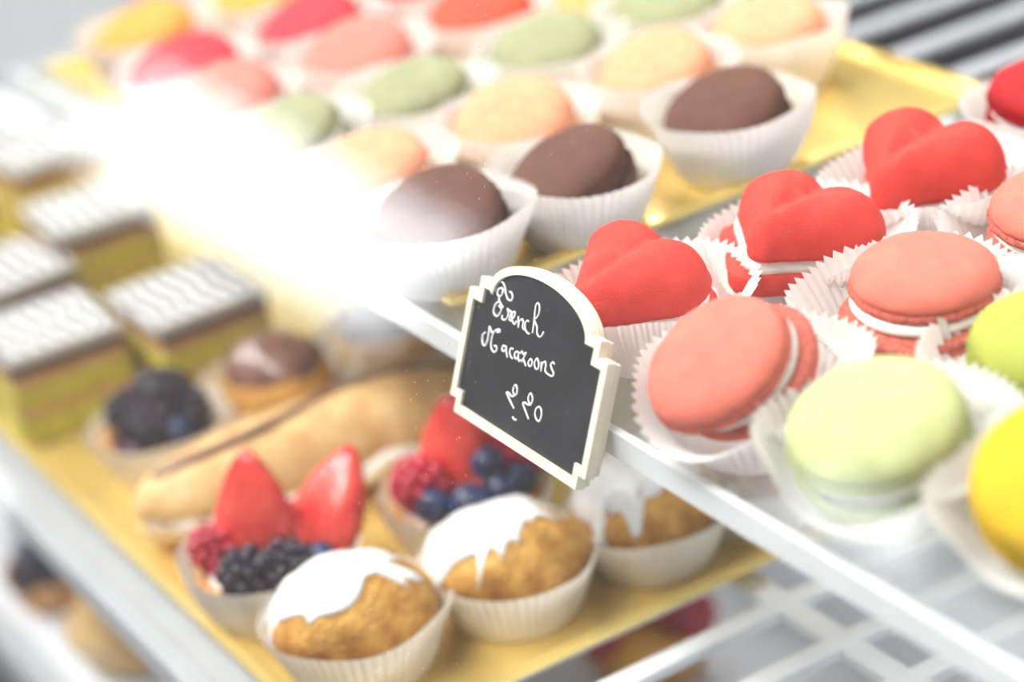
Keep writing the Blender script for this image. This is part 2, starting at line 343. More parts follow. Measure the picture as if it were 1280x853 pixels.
def cup(x, y, z, label, kind='mac', seed=0, tilt=(0, 0), scale=1.0, group=None, dip=None):
    key = (kind, seed % 5, dip)
    if key not in CUPS:
        if kind == 'mac': me = cup_mesh(seed % 5, 0.0190, 0.0300, 0.0255)
        elif kind == 'flare': me = cup_mesh(30 + seed % 5, 0.0200, 0.0335, 0.0250, 54, 0.0010, 0.0022, (D(dip[0]) - seed * 1.7, dip[1], D(dip[2]), dip[3]) if dip else None)
        elif kind == 'puff': me = cup_mesh(60 + seed % 5, 0.0215, 0.0300, 0.0215, 54, 0.0008, 0.0012)
        CUPS[key] = me; me.materials.append(M['paper_warm'] if kind == 'puff' else M['paper'])
    o = link('paper_cup', CUPS[key], None); o.location = (x, y, z + 0.0002); o.rotation_euler = (tilt[0], tilt[1], seed * 1.7); o.scale = (scale,) * 3
    return tag(o, label, 'paper cup', group)

# ================================================================== macarons
def shell_mesh(R, H, seed, n=48, ped=0.0):
    rings = []
    for i in range(1, 11):
        t = i / 10 * PI / 2
        ring = []
        for k in range(n):
            a = 2 * PI * k / n
            r = R * math.sin(t) ** 0.92 * (1 + 0.018 * nz(math.cos(a), math.sin(a), seed * 3.1))
            z = H * math.cos(t) ** 0.85 if i < 10 else 0.0
            z += 0.0006 * nz(r * math.cos(a) * 120, r * math.sin(a) * 120, seed) * (1 if i < 9 else 0)
            z += ped * math.exp(-(r / (0.22 * R)) ** 2)
            ring.append((r * math.cos(a), r * math.sin(a), z))
        rings.append(ring)
    rings.append([(x * 0.97, y * 0.97, -0.0004) for (x, y, z) in rings[-1]])
    return rings_mesh('shell', rings)
def foot_mesh(R, h, seed, n=96):
    rings = []
    for j, f in enumerate((0.0, 0.25, 0.6, 1.0)):
        ring = []
        for k in range(n):
            a = 2 * PI * k / n; q = (0.94, 1.01, 1.035, 0.99)[j]
            g = 1 + (0.020 * nz(math.cos(a) * 9, math.sin(a) * 9, seed + j * 1.7) + 0.014 * nz(math.cos(a) * 22, math.sin(a) * 22, seed - j * 2.3)) * (1 if j else 0)
            r = R * q * g; z = -h * f + (0.0005 * nz(math.cos(a) * 14, math.sin(a) * 14, seed * 2 + j) if j in (1, 3) else 0)
            ring.append((r * math.cos(a), r * math.sin(a), z))
        rings.append(ring)
    return rings_mesh('foot', rings)
def disc_mesh(R, h, seed, n=48, bulge=0.05):
    rings = []
    for f, q in ((0.0, 0.92), (0.1, 1.0), (0.5, 1 + bulge), (0.9, 1.0), (1.0, 0.92)):
        rings.append([(R * q * (1 + 0.02 * nz(math.cos(2 * PI * k / n) * 2, math.sin(2 * PI * k / n) * 2, seed)) * math.cos(2 * PI * k / n), R * q * math.sin(2 * PI * k / n), -h * f) for k in range(n)])
    return rings_mesh('filling', rings)
SH = [shell_mesh(0.0205, 0.0080, s, ped=(0.0, 0.0008, 0.0)[s % 3]) for s in range(4)]
FT = [foot_mesh(0.0205, 0.0032, s + 0.5) for s in range(4)]
FL = [disc_mesh(0.0188, 0.0036, s) for s in range(3)]
def mcopy(me, mat):
    c = me.copy(); c.materials.clear(); c.materials.append(mat); return c
CACHE = {}
def shared(me, mat):
    k = (me.name, mat.name)
    if k not in CACHE: CACHE[k] = mcopy(me, mat)
    return CACHE[k]
def orient(t, tilt, az, spin=0.0):
    """tilt the thing's axis by `tilt` toward azimuth `az` (radians, world)"""
    q = Matrix.Rotation(az, 4, 'Z') @ Matrix.Rotation(tilt, 4, 'Y') @ Matrix.Rotation(-az + spin, 4, 'Z')
    t.rotation_euler = q.to_euler()
def macaron(x, y, z, kind, label, group=None, tilt=0.0, az=0.0, off=(0, 0), seed=0, scale=1.0, fill='cream', name='macaron'):
    """origin at mid filling"""
    t = empty(name, (x, y, z), 0, label, 'macaron', group); orient(t, tilt, az, seed * 1.3)
    t.scale = (scale,) * 3
    fh = 0.0036; sp = Matrix.Rotation(-seed * 1.3, 3, 'Z') @ Vector((off[0], off[1], 0)); ox, oy = sp.x, sp.y
    a = link('top_shell', shared(SH[seed % 4], MAC[kind]), None, t); a.location = (0, 0, fh / 2 + 0.0032)
    f = link('foot', shared(FT[seed % 4], FOOT[kind]), None, a); f.location = (0, 0, 0)
    c = link('filling', shared(FL[seed % 3], M[fill]), None, t); c.location = (ox * 0.4, oy * 0.4, fh / 2)
    b2 = link('bottom_shell', shared(SH[(seed + 1) % 4], MAC[kind]), None, t); b2.location = (ox, oy, -fh / 2 - 0.0032); b2.rotation_euler = (PI, 0, 1.0)
    f2 = link('foot', shared(FT[(seed + 2) % 4], FOOT[kind]), None, b2); f2.location = (0, 0, 0)
    return t

# heart shaped macaron: two piped drops running together to a point
def heart_sdf(x, y, s=1.0):
    """negative inside; tip toward -y"""
    best = []
    for sg in (-1, 1):
        ax, ay, ra = 0.0098 * sg, 0.0055, 0.0136
        bx, by, rb = 0.0010 * sg, -0.0170, 0.0042
        dx, dy = bx - ax, by - ay; L2 = dx * dx + dy * dy
        t = max(0.0, min(1.0, ((x - ax) * dx + (y - ay) * dy) / L2))
        best.append(math.hypot(x - ax - dx * t, y - ay - dy * t) - (ra + (rb - ra) * t))
    a, b2 = best; k = 0.0045
    h = max(0.0, min(1.0, 0.5 + 0.5 * (b2 - a) / k)); return b2 * (1 - h) + a * h - k * h * (1 - h)
def heart_mesh(H, seed, n=72, grow=1.0, flat=False):
    rad = []
    for k in range(n):
        a = 2 * PI * k / n; lo, hi = 0.0, 0.04
        for _ in range(30):
            mid = (lo + hi) / 2
            if heart_sdf(mid * math.cos(a), mid * math.sin(a)) < 0: lo = mid
            else: hi = mid
        rad.append(lo * grow)
    rings = []
    for i in range(1, 13):
        f = math.sin(i / 12 * PI / 2); ring = []
        for k in range(n):
            a = 2 * PI * k / n; r = rad[k] * f; x, y = r * math.cos(a), r * math.sin(a)
            d = max(0.0, -heart_sdf(x / grow, y / grow)); t = min(1.0, d / 0.0125)
            z = 0 if (flat or i == 12) else H * math.sqrt(max(0.0, 1 - (1 - t) ** 2.0)) * (1 + 0.12 * nz(x * 60, y * 60, seed)) + 0.0005 * nz(x * 190, y * 190, seed + 5)
            ring.append((x, y, z))
        rings.append(ring)
    rr = random.Random(seed)
    thick = 0.0042 if flat else 0.003
    rings.append([(x * 1.015 * (1 + 0.02 * nz(x * 700, y * 700, seed)), y * 1.015 * (1 + 0.02 * nz(x * 700, y * 700, seed + 3)), -thick * 0.55) for (x, y, z) in rings[-1]])
    rings.append([(x * 0.98, y * 0.98, -thick + (0 if flat else 0.0005 * nz(x * 900, y * 900, seed))) for (x, y, z) in rings[-1]])
    return rings_mesh('heart', rings)
HS = [heart_mesh(0.0138, s) for s in range(3)]; HF = heart_mesh(0, 9, grow=0.93, flat=True); HB = heart_mesh(0.0075, 4)
def heart(x, y, z, label, az, tilt=0.0, taz=0.0, seed=0, scale=1.0, off=(0, 0), kind='heart'):
    t = empty('heart_macaron', (x, y, z), 0, label, 'macaron', 'heart-shaped macarons'); orient(t, tilt, taz, az + PI / 2); t.scale = (scale,) * 3
    a = link('top_shell', shared(HS[seed % 3], MAC[kind]), None, t); a.location = (0, 0, 0.0052)
    c = link('filling', shared(HF, M['cream']), None, t); c.location = (off[0] * 0.4, off[1] * 0.4, 0.0021)
    b2 = link('bottom_shell', shared(HB, MAC[kind]), None, t); b2.location = (off[0], off[1], -0.0052); b2.scale = (1, 1, -1)
    return t
D = math.radians
CAMAZ = D(-27.4)   # azimuth from the tray towards the viewer

# ---- the mixed cups standing straight on the glass
heart(0.020, 0.025, 0.0190, 'red heart macaron standing next to the chalkboard sign', D(-88), D(12), D(-75), 0, 1.0)
heart(0.030, 0.079, 0.0205, 'red heart macaron with cream and lower shell showing at its point', D(-72), D(10), D(60), 1, 1.05, (-0.004, -0.003))
heart(0.022, 0.135, 0.0205, 'large plump red heart macaron beside the bare corner of the gold tray', D(-76), D(8), D(-40), 2, 1.06)
cup(0.021, 0.030, 0.0, 'white pleated cup under the heart macaron by the chalkboard sign', 'flare', 1, scale=0.95)
cup(0.027, 0.084, 0.0, 'white pleated cup under the heart macaron with visible cream', 'flare', 2, dip=(-66, 0.55, 34, 0.0))
cup(0.021, 0.139, 0.0, 'white pleated cup under the plump heart macaron by the tray corner', 'flare', 3)
macaron(0.008, 0.203, 0.0215, 'darkred', 'dark red round macaron at the back of the glass shelf', None, D(8), 0, (0, 0), 3, 1.05)
cup(0.008, 0.203, 0.0, 'white pleated cup under the dark red macaron', 'mac', 4)
macaron(0.088, 0.010, 0.0235, 'coral', 'coral pink macaron tipped steeply on edge by the shelf rim', None, D(32), D(-88), (0.001, 0.004), 1, 1.05)
cup(0.089, 0.018, 0.0, 'white pleated cup under the steeply tipped coral macaron', 'flare', 4, dip=(-72, 0.62, 40, 0.001))
macaron(0.087, 0.081, 0.0220, 'coral', 'coral pink macaron lying flat with its lower shell slid out', None, D(6), D(-20), (0.003, -0.006), 2, 1.04)
cup(0.087, 0.077, 0.0, 'wide white pleated cup fanned out around the flat-lying coral macaron', 'flare', 0, scale=1.04, dip=(-55, 0.6, 40, 0.0))
macaron(0.076, 0.143, 0.0190, 'coral', 'coral pink macaron between the large heart and the lime macaron', None, D(8), D(-20), (0, 0), 0, 1.04)
cup(0.075, 0.142, 0.0, 'white pleated cup under the coral macaron behind the lime one', 'flare', 3)
macaron(0.139, 0.080, 0.0190, 'lime', 'bright lime green macaron behind the pale green one', None, D(12), D(-10), (0, 0), 1, 1.04)
cup(0.138, 0.078, 0.0, 'white pleated cup under the bright lime green macaron', 'flare', 2)
macaron(0.145, 0.017, 0.0215, 'pistachio', 'pale green macaron by the shelf rim beside the yellow one', None, D(17), D(-70), (0, 0), 3, 1.13)
cup(0.144, 0.020, 0.0, 'white pleated cup under the pale green macaron', 'flare', 1, scale=1.04, dip=(-60, 0.5, 45, 0.0))
macaron(0.199, 0.031, 0.0230, 'lemon', 'bright lemon yellow macaron by the shelf rim', None, D(27), D(-55), (0, 0), 0, 1.10)
cup(0.198, 0.033, 0.0, 'white pleated cup under the lemon yellow macaron', 'flare', 3, dip=(-60, 0.5, 45, 0.0))

# ---- rows on the upper gold tray; the ordinal counts from the front edge of the glass shelf
ORD = ['first', 'second', 'third', 'fourth']
ROWS = [('choc', 'brown chocolate', -0.070, (0.010, 0.059, 0.126), 'choc_fill', 20), ('peach', 'pale peach', -0.128, (0.014, 0.073, 0.134, 0.187), 'cream', 16),
        ('greygreen', 'grey green speckled', -0.183, (0.010, 0.063, 0.122, 0.178), 'cream', 14), ('salmon', 'salmon pink', -0.242, (0.012, 0.071, 0.128), 'cream', 20),
        ('red', 'crimson red', -0.295, (0.018, 0.077, 0.134), 'cream', 20), ('orange', 'amber orange', -0.350, (0.026, 0.080), 'cream', 14)]
sd = 0
for kind, words, x, ys, fill, tl in ROWS:
    for j, y in enumerate(ys):
        sd += 1; rnd = random.Random(sd)
        k2 = 'scarlet' if (kind == 'salmon' and j == 2) else kind
        wd = 'scarlet orange' if k2 == 'scarlet' else words
        lab = 'scarlet orange macaron at the end of the salmon row on the gold tray' if k2 == 'scarlet' else '%s macaron on the gold tray, %s in its row from the shelf front' % (words, ORD[j])
        xx = x + rnd.uniform(-0.002, 0.002)
        macaron(xx, y, T1 + 0.0180, k2, lab, words + ' macarons on the gold tray', D(tl + rnd.uniform(-6, 6)), D(-75 + rnd.uniform(-25, 25)), (0, 0), sd, 1.06, fill)
        cup(xx, y + 0.001, T1, 'white pleated cup under the %s %s macaron of the gold tray' % (ORD[j], wd), 'mac', sd, scale=1.0, group='cups on the upper gold tray')

# ================================================================== the chalkboard sign
SIGN_TH = D(22)
sg = empty('chalkboard_sign', (0.0160, -0.0155, 0.0), 0, 'small arched chalkboard price sign in a cream wooden frame clipped to the shelf', 'sign')
sg.scale = (0.98, 1, 1); sg.rotation_euler = (-SIGN_TH, 0, 0)      # local x along shelf, local z up the board, local -y towards the viewer
def outline(o):
    P = [(-33 - o, -13.2 - o), (33 + o, -13.2 - o), (33 + o, -8.8 - o), (36.8 + o, -8.8 - o), (36.8 + o, 20.4 + o), (31.4 + o, 20.4 + o), (31.4 + o, 25.3 + o)]
    rx, rz, cz = 26.5 + o, 10.6 + o * 0.95, 25.2
    a0 = math.asin(min(1, o / rz)); A = [(rx * math.cos(a), cz + rz * math.sin(a)) for a in [a0 + (PI - 2 * a0) * k / 28 for k in range(29)]]
    P += A + [(-31.4 - o, 25.3 + o), (-31.4 - o, 20.4 + o), (-36.8 - o, 20.4 + o), (-36.8 - o, -8.8 - o), (-33 - o, -8.8 - o)]
    return [(x / 1000, z / 1000) for x, z in P]
def slab(name, P, y0, y1, mat, parent, bev=0.0004):
    n = len(P); bm = bmesh.new(); f = [bm.verts.new((x, y0, z)) for x, z in P]; k = [bm.verts.new((x, y1, z)) for x, z in P]
    bm.faces.new(f); bm.faces.new(k[::-1])
    for i in range(n): bm.faces.new((f[i], k[i], k[(i + 1) % n], f[(i + 1) % n]))
    bmesh.ops.recalc_face_normals(bm, faces=bm.faces)
    if bev: bmesh.ops.bevel(bm, geom=[e for e in bm.edges if len({round(v.co.y, 6) for v in e.verts}) == 1], offset=bev, segments=2, affect='EDGES')
    me = bpy.data.meshes.new(name); bm.to_mesh(me); bm.free(); return link(name, me, mat, parent, False)
OUT, INN = outline(2.9), outline(0.0)
def ring_slab(name, A, B, y0, y1, mat, parent):
    n = len(A); V = [(x, y0, z) for x, z in A] + [(x, y0, z) for x, z in B] + [(x, y1, z) for x, z in A] + [(x, y1, z) for x, z in B]; F = []
    for i in range(n):
        j = (i + 1) % n; F += [(i, j, n + j, n + i), (i, 2 * n + i, 2 * n + j, j), (n + i, n + j, 3 * n + j, 3 * n + i), (2 * n + i, 3 * n + i, 3 * n + j, 2 * n + j)]
    me = mesh(name, V, F); bm = bmesh.new(); bm.from_mesh(me); bmesh.ops.recalc_face_normals(bm, faces=bm.faces)
    bm.to_mesh(me); bm.free(); return link(name, me, mat, parent, False)
ring_slab('frame', OUT, INN, -0.0010, 0.0022, M['wood'], sg)
slab('board', INN, 0.0, 0.0020, M['board'], sg, 0)
slab('backing', outline(2.2), 0.0024, 0.0046, M['wood'], sg)
box('clip', -0.010, 0.010, 0.0046, 0.0075, -0.010, 0.006, M['steel'], sg)
STROKES = {
 'lettering_french': [
  [(-12.4, 24.6), (-13.7, 24.6), (-14.4, 25.6), (-13.8, 26.7), (-11.9, 28.2), (-9.9, 29.2), (-7.9, 29.1), (-6.5, 28.0), (-5.5, 26.5), (-3.9, 25.3), (-2.0, 25.4), (-1.5, 26.6), (-2.4, 27.6), (-3.6, 27.7)],
  [(-7.4, 26.8), (-7.6, 25.5), (-9.0, 24.7), (-10.2, 25.3), (-10.0, 26.6), (-8.6, 27.4), (-7.4, 27.2), (-7.4, 25.9), (-8.7, 24.3), (-8.0, 23.2), (-6.5, 22.3), (-6.5, 20.5), (-7.9, 18.7), (-9.9, 18.9), (-10.6, 20.3), (-9.8, 22.2), (-8.3, 23.3)],
  [(-8.1, 22.0), (-6.6, 21.7), (-5.6, 22.5)],
  [(-5.3, 19.9), (-5.0, 18.8), (-3.3, 18.9), (-2.2, 20.4), (-2.3, 21.7), (-3.2, 22.4), (-1.8, 22.2), (-0.7, 22.2), (-1.0, 20.7), (-0.9, 19.7), (0.1, 19.5)],
  [(0.1, 19.5), (1.4, 21.4), (1.3, 22.6), (0.3, 22.5), (0.0, 21.0), (1.1, 19.6), (2.5, 19.3), (3.0, 20.5)],
  [(3.5, 22.1), (4.2, 20.2), (4.6, 18.9), (4.6, 20.6), (5.6, 21.8), (6.7, 21.3), (6.9, 19.6), (8.0, 19.2)],
  [(9.6, 22.2), (8.5, 22.2), (7.9, 20.9), (8.6, 19.4), (10.1, 18.8), (11.2, 18.9)],
  [(12.7, 19.6), (12.4, 22.7), (11.8, 26.0), (11.7, 28.0), (12.4, 28.8), (13.6, 28.3), (14.1, 26.3), (13.4, 24.7), (12.3, 23.7), (13.2, 22.9), (14.5, 21.9), (15.0, 20.3), (16.5, 19.6), (17.8, 20.5), (18.3, 21.7)]],
 'lettering_macaroons': [
  [(-12.7, 12.1), (-14.0, 11.0), (-13.7, 9.3), (-12.7, 8.1), (-11.4, 8.5), (-10.8, 10.5), (-10.9, 12.7), (-11.1, 14.4), (-9.4, 13.3), (-8.3, 13.1)],
  [(-4.6, 14.8), (-6.3, 14.1), (-6.1, 15.0), (-4.8, 15.1), (-6.0, 15.1), (-7.9, 13.9), (-8.6, 11.9), (-8.5, 9.8), (-7.6, 8.3), (-5.8, 7.9), (-4.8, 9.0), (-5.4, 9.9), (-6.5, 9.7)],
  [(-0.1, 11.4), (-1.7, 11.2), (-1.9, 10.0), (-0.8, 9.7), (0.1, 10.8), (0.1, 11.6), (0.7, 9.9), (1.8, 8.6)],
  [(4.1, 11.9), (2.7, 11.7), (2.6, 10.3), (4.0, 9.2), (4.8, 9.2)],
  [(7.1, 11.9), (5.6, 11.5), (5.5, 10.1), (6.7, 9.6), (7.4, 10.9), (7.3, 12.0), (7.6, 10.5), (8.5, 9.5), (9.3, 10.2)],
  [(8.0, 11.8), (9.0, 12.7), (9.9, 12.2), (11.2, 13.0), (10.7, 11.5), (9.9, 9.7), (10.8, 10.5), (12.5, 9.2)],
  [(14.1, 12.0), (13.4, 10.7), (14.3, 9.8), (15.4, 10.4), (15.2, 11.7), (14.1, 12.0)],
  [(17.5, 13.3), (16.7, 11.5), (17.8, 10.1), (19.2, 10.7), (18.8, 12.4), (17.5, 13.3)],
  [(20.1, 13.0), (20.7, 11.4), (20.9, 10.2), (20.9, 12.6), (22.0, 13.6), (22.8, 12.8), (23.0, 11.1), (24.7, 10.6), (27.0, 10.7), (27.6, 11.7), (25.9, 12.9), (25.2, 13.8), (26.0, 14.7), (27.1, 14.4)]],
 'lettering_price': [
  [(8.3, 1.5), (8.9, 2.2), (10.1, 1.6), (10.5, -0.1), (9.5, -0.8), (8.3, -0.1), (8.2, 1.2)],
  [(9.9, -0.8), (8.2, -1.7), (6.0, -1.3), (5.0, -1.6), (7.4, -3.1), (10.5, -4.8)],
  [(10.6, -7.4), (11.8, -7.8), (12.9, -7.6)],
  [(17.0, 1.5), (17.7, 2.4), (19.2, 1.5), (19.3, 0.0), (18.2, -0.6), (17.0, 0.4), (17.0, 1.5)],
  [(19.2, -0.7), (17.4, -1.3), (15.7, -1.2), (14.7, -1.8), (17.0, -3.6), (19.2, -5.2)],
  [(23.3, 0.1), (22.1, -1.0), (22.1, -2.8), (23.5, -4.0), (25.0, -3.8), (25.5, -1.8), (24.6, -0.2), (23.3, 0.1)]]}
for nm, S in STROKES.items():
    parts = []
    for s in S:
        pts = spline([((x - 14.8) / 1000, 0.0, z / 1000) for x, z in s], 5)
        parts.append(tube([(p.x, -0.00005, p.z) for p in pts], 0.00034, 6))
    V, F = join(parts); link(nm, mesh(nm, V, F), M['chalk'], sg)

# ================================================================== lower tray pastries
def blob_pt(t, a, rx, ry, h, seed, grow=0.0):
    """point of a lumpy bun; t from 0 (top) to 1 (bottom)"""
    th = t * PI * 0.62
    d = Vector((math.sin(th) * math.cos(a), math.sin(th) * math.sin(a), math.cos(th)))
    q = 1 + 0.10 * nz(d.x * 1.6 + seed * 5, d.y * 1.6, d.z * 1.6) + 0.05 * nz(d.x * 4 + seed, d.y * 4, d.z * 4) + grow
    q2 = q * (1 - 0.30 * max(0.0, (t - 0.66) / 0.34))
    return Vector((d.x * rx * q2, d.y * ry * q2, d.z * h * q))
def puff(x, y, rz, seed, label, rx=0.0275, ry=0.0235, h=0.031, cov=0.50, zc=0.016):
    t = empty('cream_puff', (x, y, T2), rz, label, 'cream puff', 'glazed cream puffs on the lower gold tray')
    n = 56; rings = [[blob_pt(i / 16, 2 * PI * k / n, rx, ry, h, seed) + Vector((0, 0, zc)) for k in range(n)] for i in range(1, 17)]
    base = [[Vector((p.x * 0.85, p.y * 0.85, 0.0035)) for p in rings[-1]]]
    for p in rings[-1]: pass
    link('bun', rings_mesh('bun', rings + base), M['choux'], t)
    rows = []; top = 14
    lim = []
    for k in range(n):
        a = 2 * PI * k / n; drip = max(0.0, nz(math.cos(a) * 4.2 + seed * 3, math.sin(a) * 4.2, seed) - 0.12) * 0.75
        lim.append(min(0.90, cov + 0.20 * math.cos(a + rz - D(-140)) + 0.16 * nz(math.cos(a) * 1.2, math.sin(a) * 1.2, seed * 7) + drip))
    for i in range(1, top + 1):
        f = i / top
        rows.append([blob_pt(lim[k] * f, 2 * PI * k / n, rx, ry, h, seed, 0.045 * (1 - 0.45 * f ** 6)) + Vector((0, 0, zc)) for k in range(n)])
    rows.append([blob_pt(lim[k] * 1.005, 2 * PI * k / n, rx, ry, h, seed, -0.02) + Vector((0, 0, zc)) for k in range(n)])
    g = rings_mesh('glaze', rows, True, False); link('sugar_glaze', g, M['glaze'], t)
    return t
puff(-0.064, -0.050, D(70), 1, 'sugar-glazed cream puff at the front corner of the lower gold tray', 0.031, 0.025, 0.026, 0.42, 0.014)
cup(-0.064, -0.050, T2, 'white pleated cup under the front corner cream puff', 'puff', 1, scale=1.08)
puff(-0.058, 0.006, D(60), 2, 'sugar-glazed cream puff in the middle of the row of three', 0.0295, 0.025, 0.026, 0.42, 0.014)
cup(-0.058, 0.007, T2, 'white pleated cup under the middle cream puff', 'puff', 2, scale=1.04)
puff(-0.052, 0.060, D(75), 3, 'sugar-glazed cream puff under the chalkboard sign', 0.028, 0.025, 0.028, 0.46, 0.014)
cup(-0.052, 0.061, T2, 'white pleated cup under the cream puff below the sign', 'puff', 3, scale=1.0)
puff(-0.048, 0.113, D(20), 4, 'sugar-glazed cream puff mostly hidden under the glass shelf edge', 0.026, 0.025, 0.030, 0.5)
cup(-0.048, 0.1055, T2, 'white pleated cup peeking out under the glass shelf edge', 'puff', 4, scale=0.98)

def sphere_mesh(name, r, seg=16, rg=10, sq=1.0, bumps=0.0):
    rings = []
    for i in range(1, rg):
        th = PI * i / rg
        rings.append([(r * math.sin(th) * math.cos(2 * PI * k / seg), r * math.sin(th) * math.sin(2 * PI * k / seg), r * sq * math.cos(th)) for k in range(seg)])
    return rings_mesh(name, rings)
def drupe_berry(name, r, h, n=34):
    """a berry made of many drupelets, one mesh"""
    parts = []; g = PI * (3 - math.sqrt(5))
    s = sphere_mesh('d', 0.0026, 8, 6); SV = [v.co.copy() for v in s.vertices]; SF = [tuple(p.vertices) for p in s.polygons]
    for i in range(n):
        zz = 1 - 2 * (i + 0.5) / n; rr = math.sqrt(1 - zz * zz) * r * (1 - 0.25 * max(0, zz)); a = i * g
        c = Vector((rr * math.cos(a), rr * math.sin(a), zz * h / 2)); parts.append(([v + c for v in SV], SF))
    c = sphere_mesh('core', r * 0.9, 12, 8, h / 2 / r); parts.append(([v.co.copy() for v in c.vertices], [tuple(p.vertices) for p in c.polygons]))
    V, F = join(parts); return mesh(name, V, F)
BLUE = sphere_mesh('blueberry', 0.0062, 16, 10, 0.9); BLUE.materials.append(M['blue'])
CAL = rings_mesh('calyx', [[((0.0022 if k % 2 else 0.0034) * q * math.cos(2 * PI * k / 10), (0.0022 if k % 2 else 0.0034) * q * math.sin(2 * PI * k / 10), z) for k in range(10)] for q, z in ((0.5, 0.0051), (0.95, 0.0062), (1.0, 0.0056), (0.9, 0.0044))]); CAL.materials.append(M['black'])
RASP = drupe_berry('raspberry', 0.0075, 0.017); RASP.materials.append(M['rasp'])
BLACKB = drupe_berry('blackberry', 0.0085, 0.018); BLACKB.materials.append(M['black'])
def straw_half(seed, L=0.034, W=0.0125):
    rings = []; n = 20
    for i in range(0, 13):
        f = i / 12; r = W * (math.sin(min(1, f * 1.25 + 0.04) * PI / 2) ** 0.75) * (1 - 0.35 * max(0, f - 0.75) / 0.25)
        ring = []
        for k in range(n):
            a = 2 * PI * k / n; x = r * math.cos(a); y = r * math.sin(a) * 0.95
            if y < 0: y *= 0.5
            ring.append((x, y, L * (1 - f)))
        rings.append(ring)
    me = rings_mesh('strawberry_half', rings); me.materials.append(M['straw']); me.materials.append(M['strawcut'])
    for p in me.polygons:
        if p.center.y < -0.003: p.material_index = 1
    return me
STR = straw_half(1)
def tart(x, y, rz, label, fruits, R=0.0265, h=0.019, crust='crust', z=None, cat='fruit tart', name='fruit_tart', fill='cream', group=None):
    z = T2 if z is None else z
    t = empty(name, (x, y, z), rz, label, cat, group); n = 72
    def rg(r, zz, fl): return [((r + fl * math.cos(18 * 2 * PI * k / n)) * math.cos(2 * PI * k / n), (r + fl * math.cos(18 * 2 * PI * k / n)) * math.sin(2 * PI * k / n), zz) for k in range(n)]
    link('crust', rings_mesh('crust', [rg(R * 0.86, h * 0.72, 0), rg(R * 0.93, h * 0.97, 0.0003), rg(R, h, 0.0007), rg(R * 1.02, h * 0.94, 0.0008), rg(R * 0.92, h * 0.5, 0.0008), rg(R * 0.80, 0.0012, 0.0006)]), M[crust], t)
    link('custard', rings_mesh('custard', [[(R * 0.88 * q * math.cos(2 * PI * k / 40), R * 0.88 * q * math.sin(2 * PI * k / 40), zz) for k in range(40)] for q, zz in ((0.5, h * 1.04), (0.85, h * 0.98), (1.0, h * 0.86), (0.9, h * 0.76))]), M[fill], t)
    for (kd, px, py, pz, rx, ry, rzz, s) in fruits:
        me = {'s': STR, 'b': BLUE, 'r': RASP, 'k': BLACKB}[kd]
        o = link({'s': 'strawberry', 'b': 'blueberry', 'r': 'raspberry', 'k': 'blackberry'}[kd], me, None, t); o.location = (px, py, pz); o.rotation_euler = (D(rx), D(ry), D(rzz)); o.scale = (s,) * 3
        if kd == 'b': link('calyx', CAL, None, o)
    return t
# local +x of an unturned tart points along the shelf edge towards the viewer's side, +y into the case
tart(-0.122, -0.054, 0, 'fruit tart with two tall strawberry halves and dark berries beside the corner puff',
     [('s', -0.004, -0.004, 0.017, -12, 0, 40, 1.22), ('s', 0.003, 0.014, 0.016, -38, 8, 20, 1.20), ('k', 0.013, -0.015, 0.024, 70, 0, 20, 1.05), ('k', 0.017, -0.001, 0.023, 80, 0, 70, 1.0), ('r', -0.012, -0.016, 0.025, 40, 20, 0, 1.0), ('s', 0.006, 0.004, 0.014, -30, -14, 60, 0.9), ('b', 0.019, 0.011, 0.022, 60, 20, 0, 1.0), ('r', -0.014, 0.010, 0.024, 30, 0, 0, 1.0)])
cup(-0.122, -0.054, T2, 'white pleated cup under the strawberry and dark berry tart', 'puff', 5, scale=1.10)
tart(-0.110, 0.020, 0, 'fruit tart with strawberry, glossy blueberries and raspberries behind the middle puff',
     [('s', -0.004, -0.002, 0.018, -14, 0, 40, 1.10), ('s', -0.004, 0.010, 0.017, -30, 0, 10, 1.0), ('b', 0.009, -0.018, 0.0250, 60, 30, 20, 1.10), ('b', 0.018, -0.008, 0.0250, 70, 40, 40, 1.25), ('b', 0.018, 0.006, 0.0250, 70, 60, 60, 1.05), ('b', 0.010, 0.006, 0.0330, 70, 60, 60, 1.05), ('b', 0.014, 0.016, 0.0245, 70, 60, 60, 1.0), ('r', -0.002, -0.017, 0.029, 60, 0, 30, 1.15), ('r', 0.003, 0.021, 0.028, 70, 0, 70, 1.2), ('r', -0.013, -0.012, 0.025, 40, 0, 0, 1.0)])
cup(-0.110, 0.020, T2, 'white pleated cup under the strawberry and blueberry tart', 'puff', 6, scale=1.08)
tart(-0.252, -0.040, 0, 'small tart heaped with dark purple blackberries at the front of the lower tray',
     [('k', 0.009, -0.006, 0.023, 80, 0, 30, 1.1), ('k', 0.006, 0.009, 0.023, 80, 0, 80, 1.1), ('k', -0.008, -0.008, 0.024, 60, 0, 0, 1.1), ('k', -0.007, 0.008, 0.026, 60, 20, 0, 1.15), ('k', 0.001, 0.001, 0.032, 30, 0, 0, 1.1), ('b', 0.016, 0.001, 0.021, 60, 0, 0, 1.1)], 0.0235, 0.017, fill='grape')
cup(-0.252, -0.040, T2, 'white pleated cup under the blackberry tart', 'puff', 7, scale=1.0)

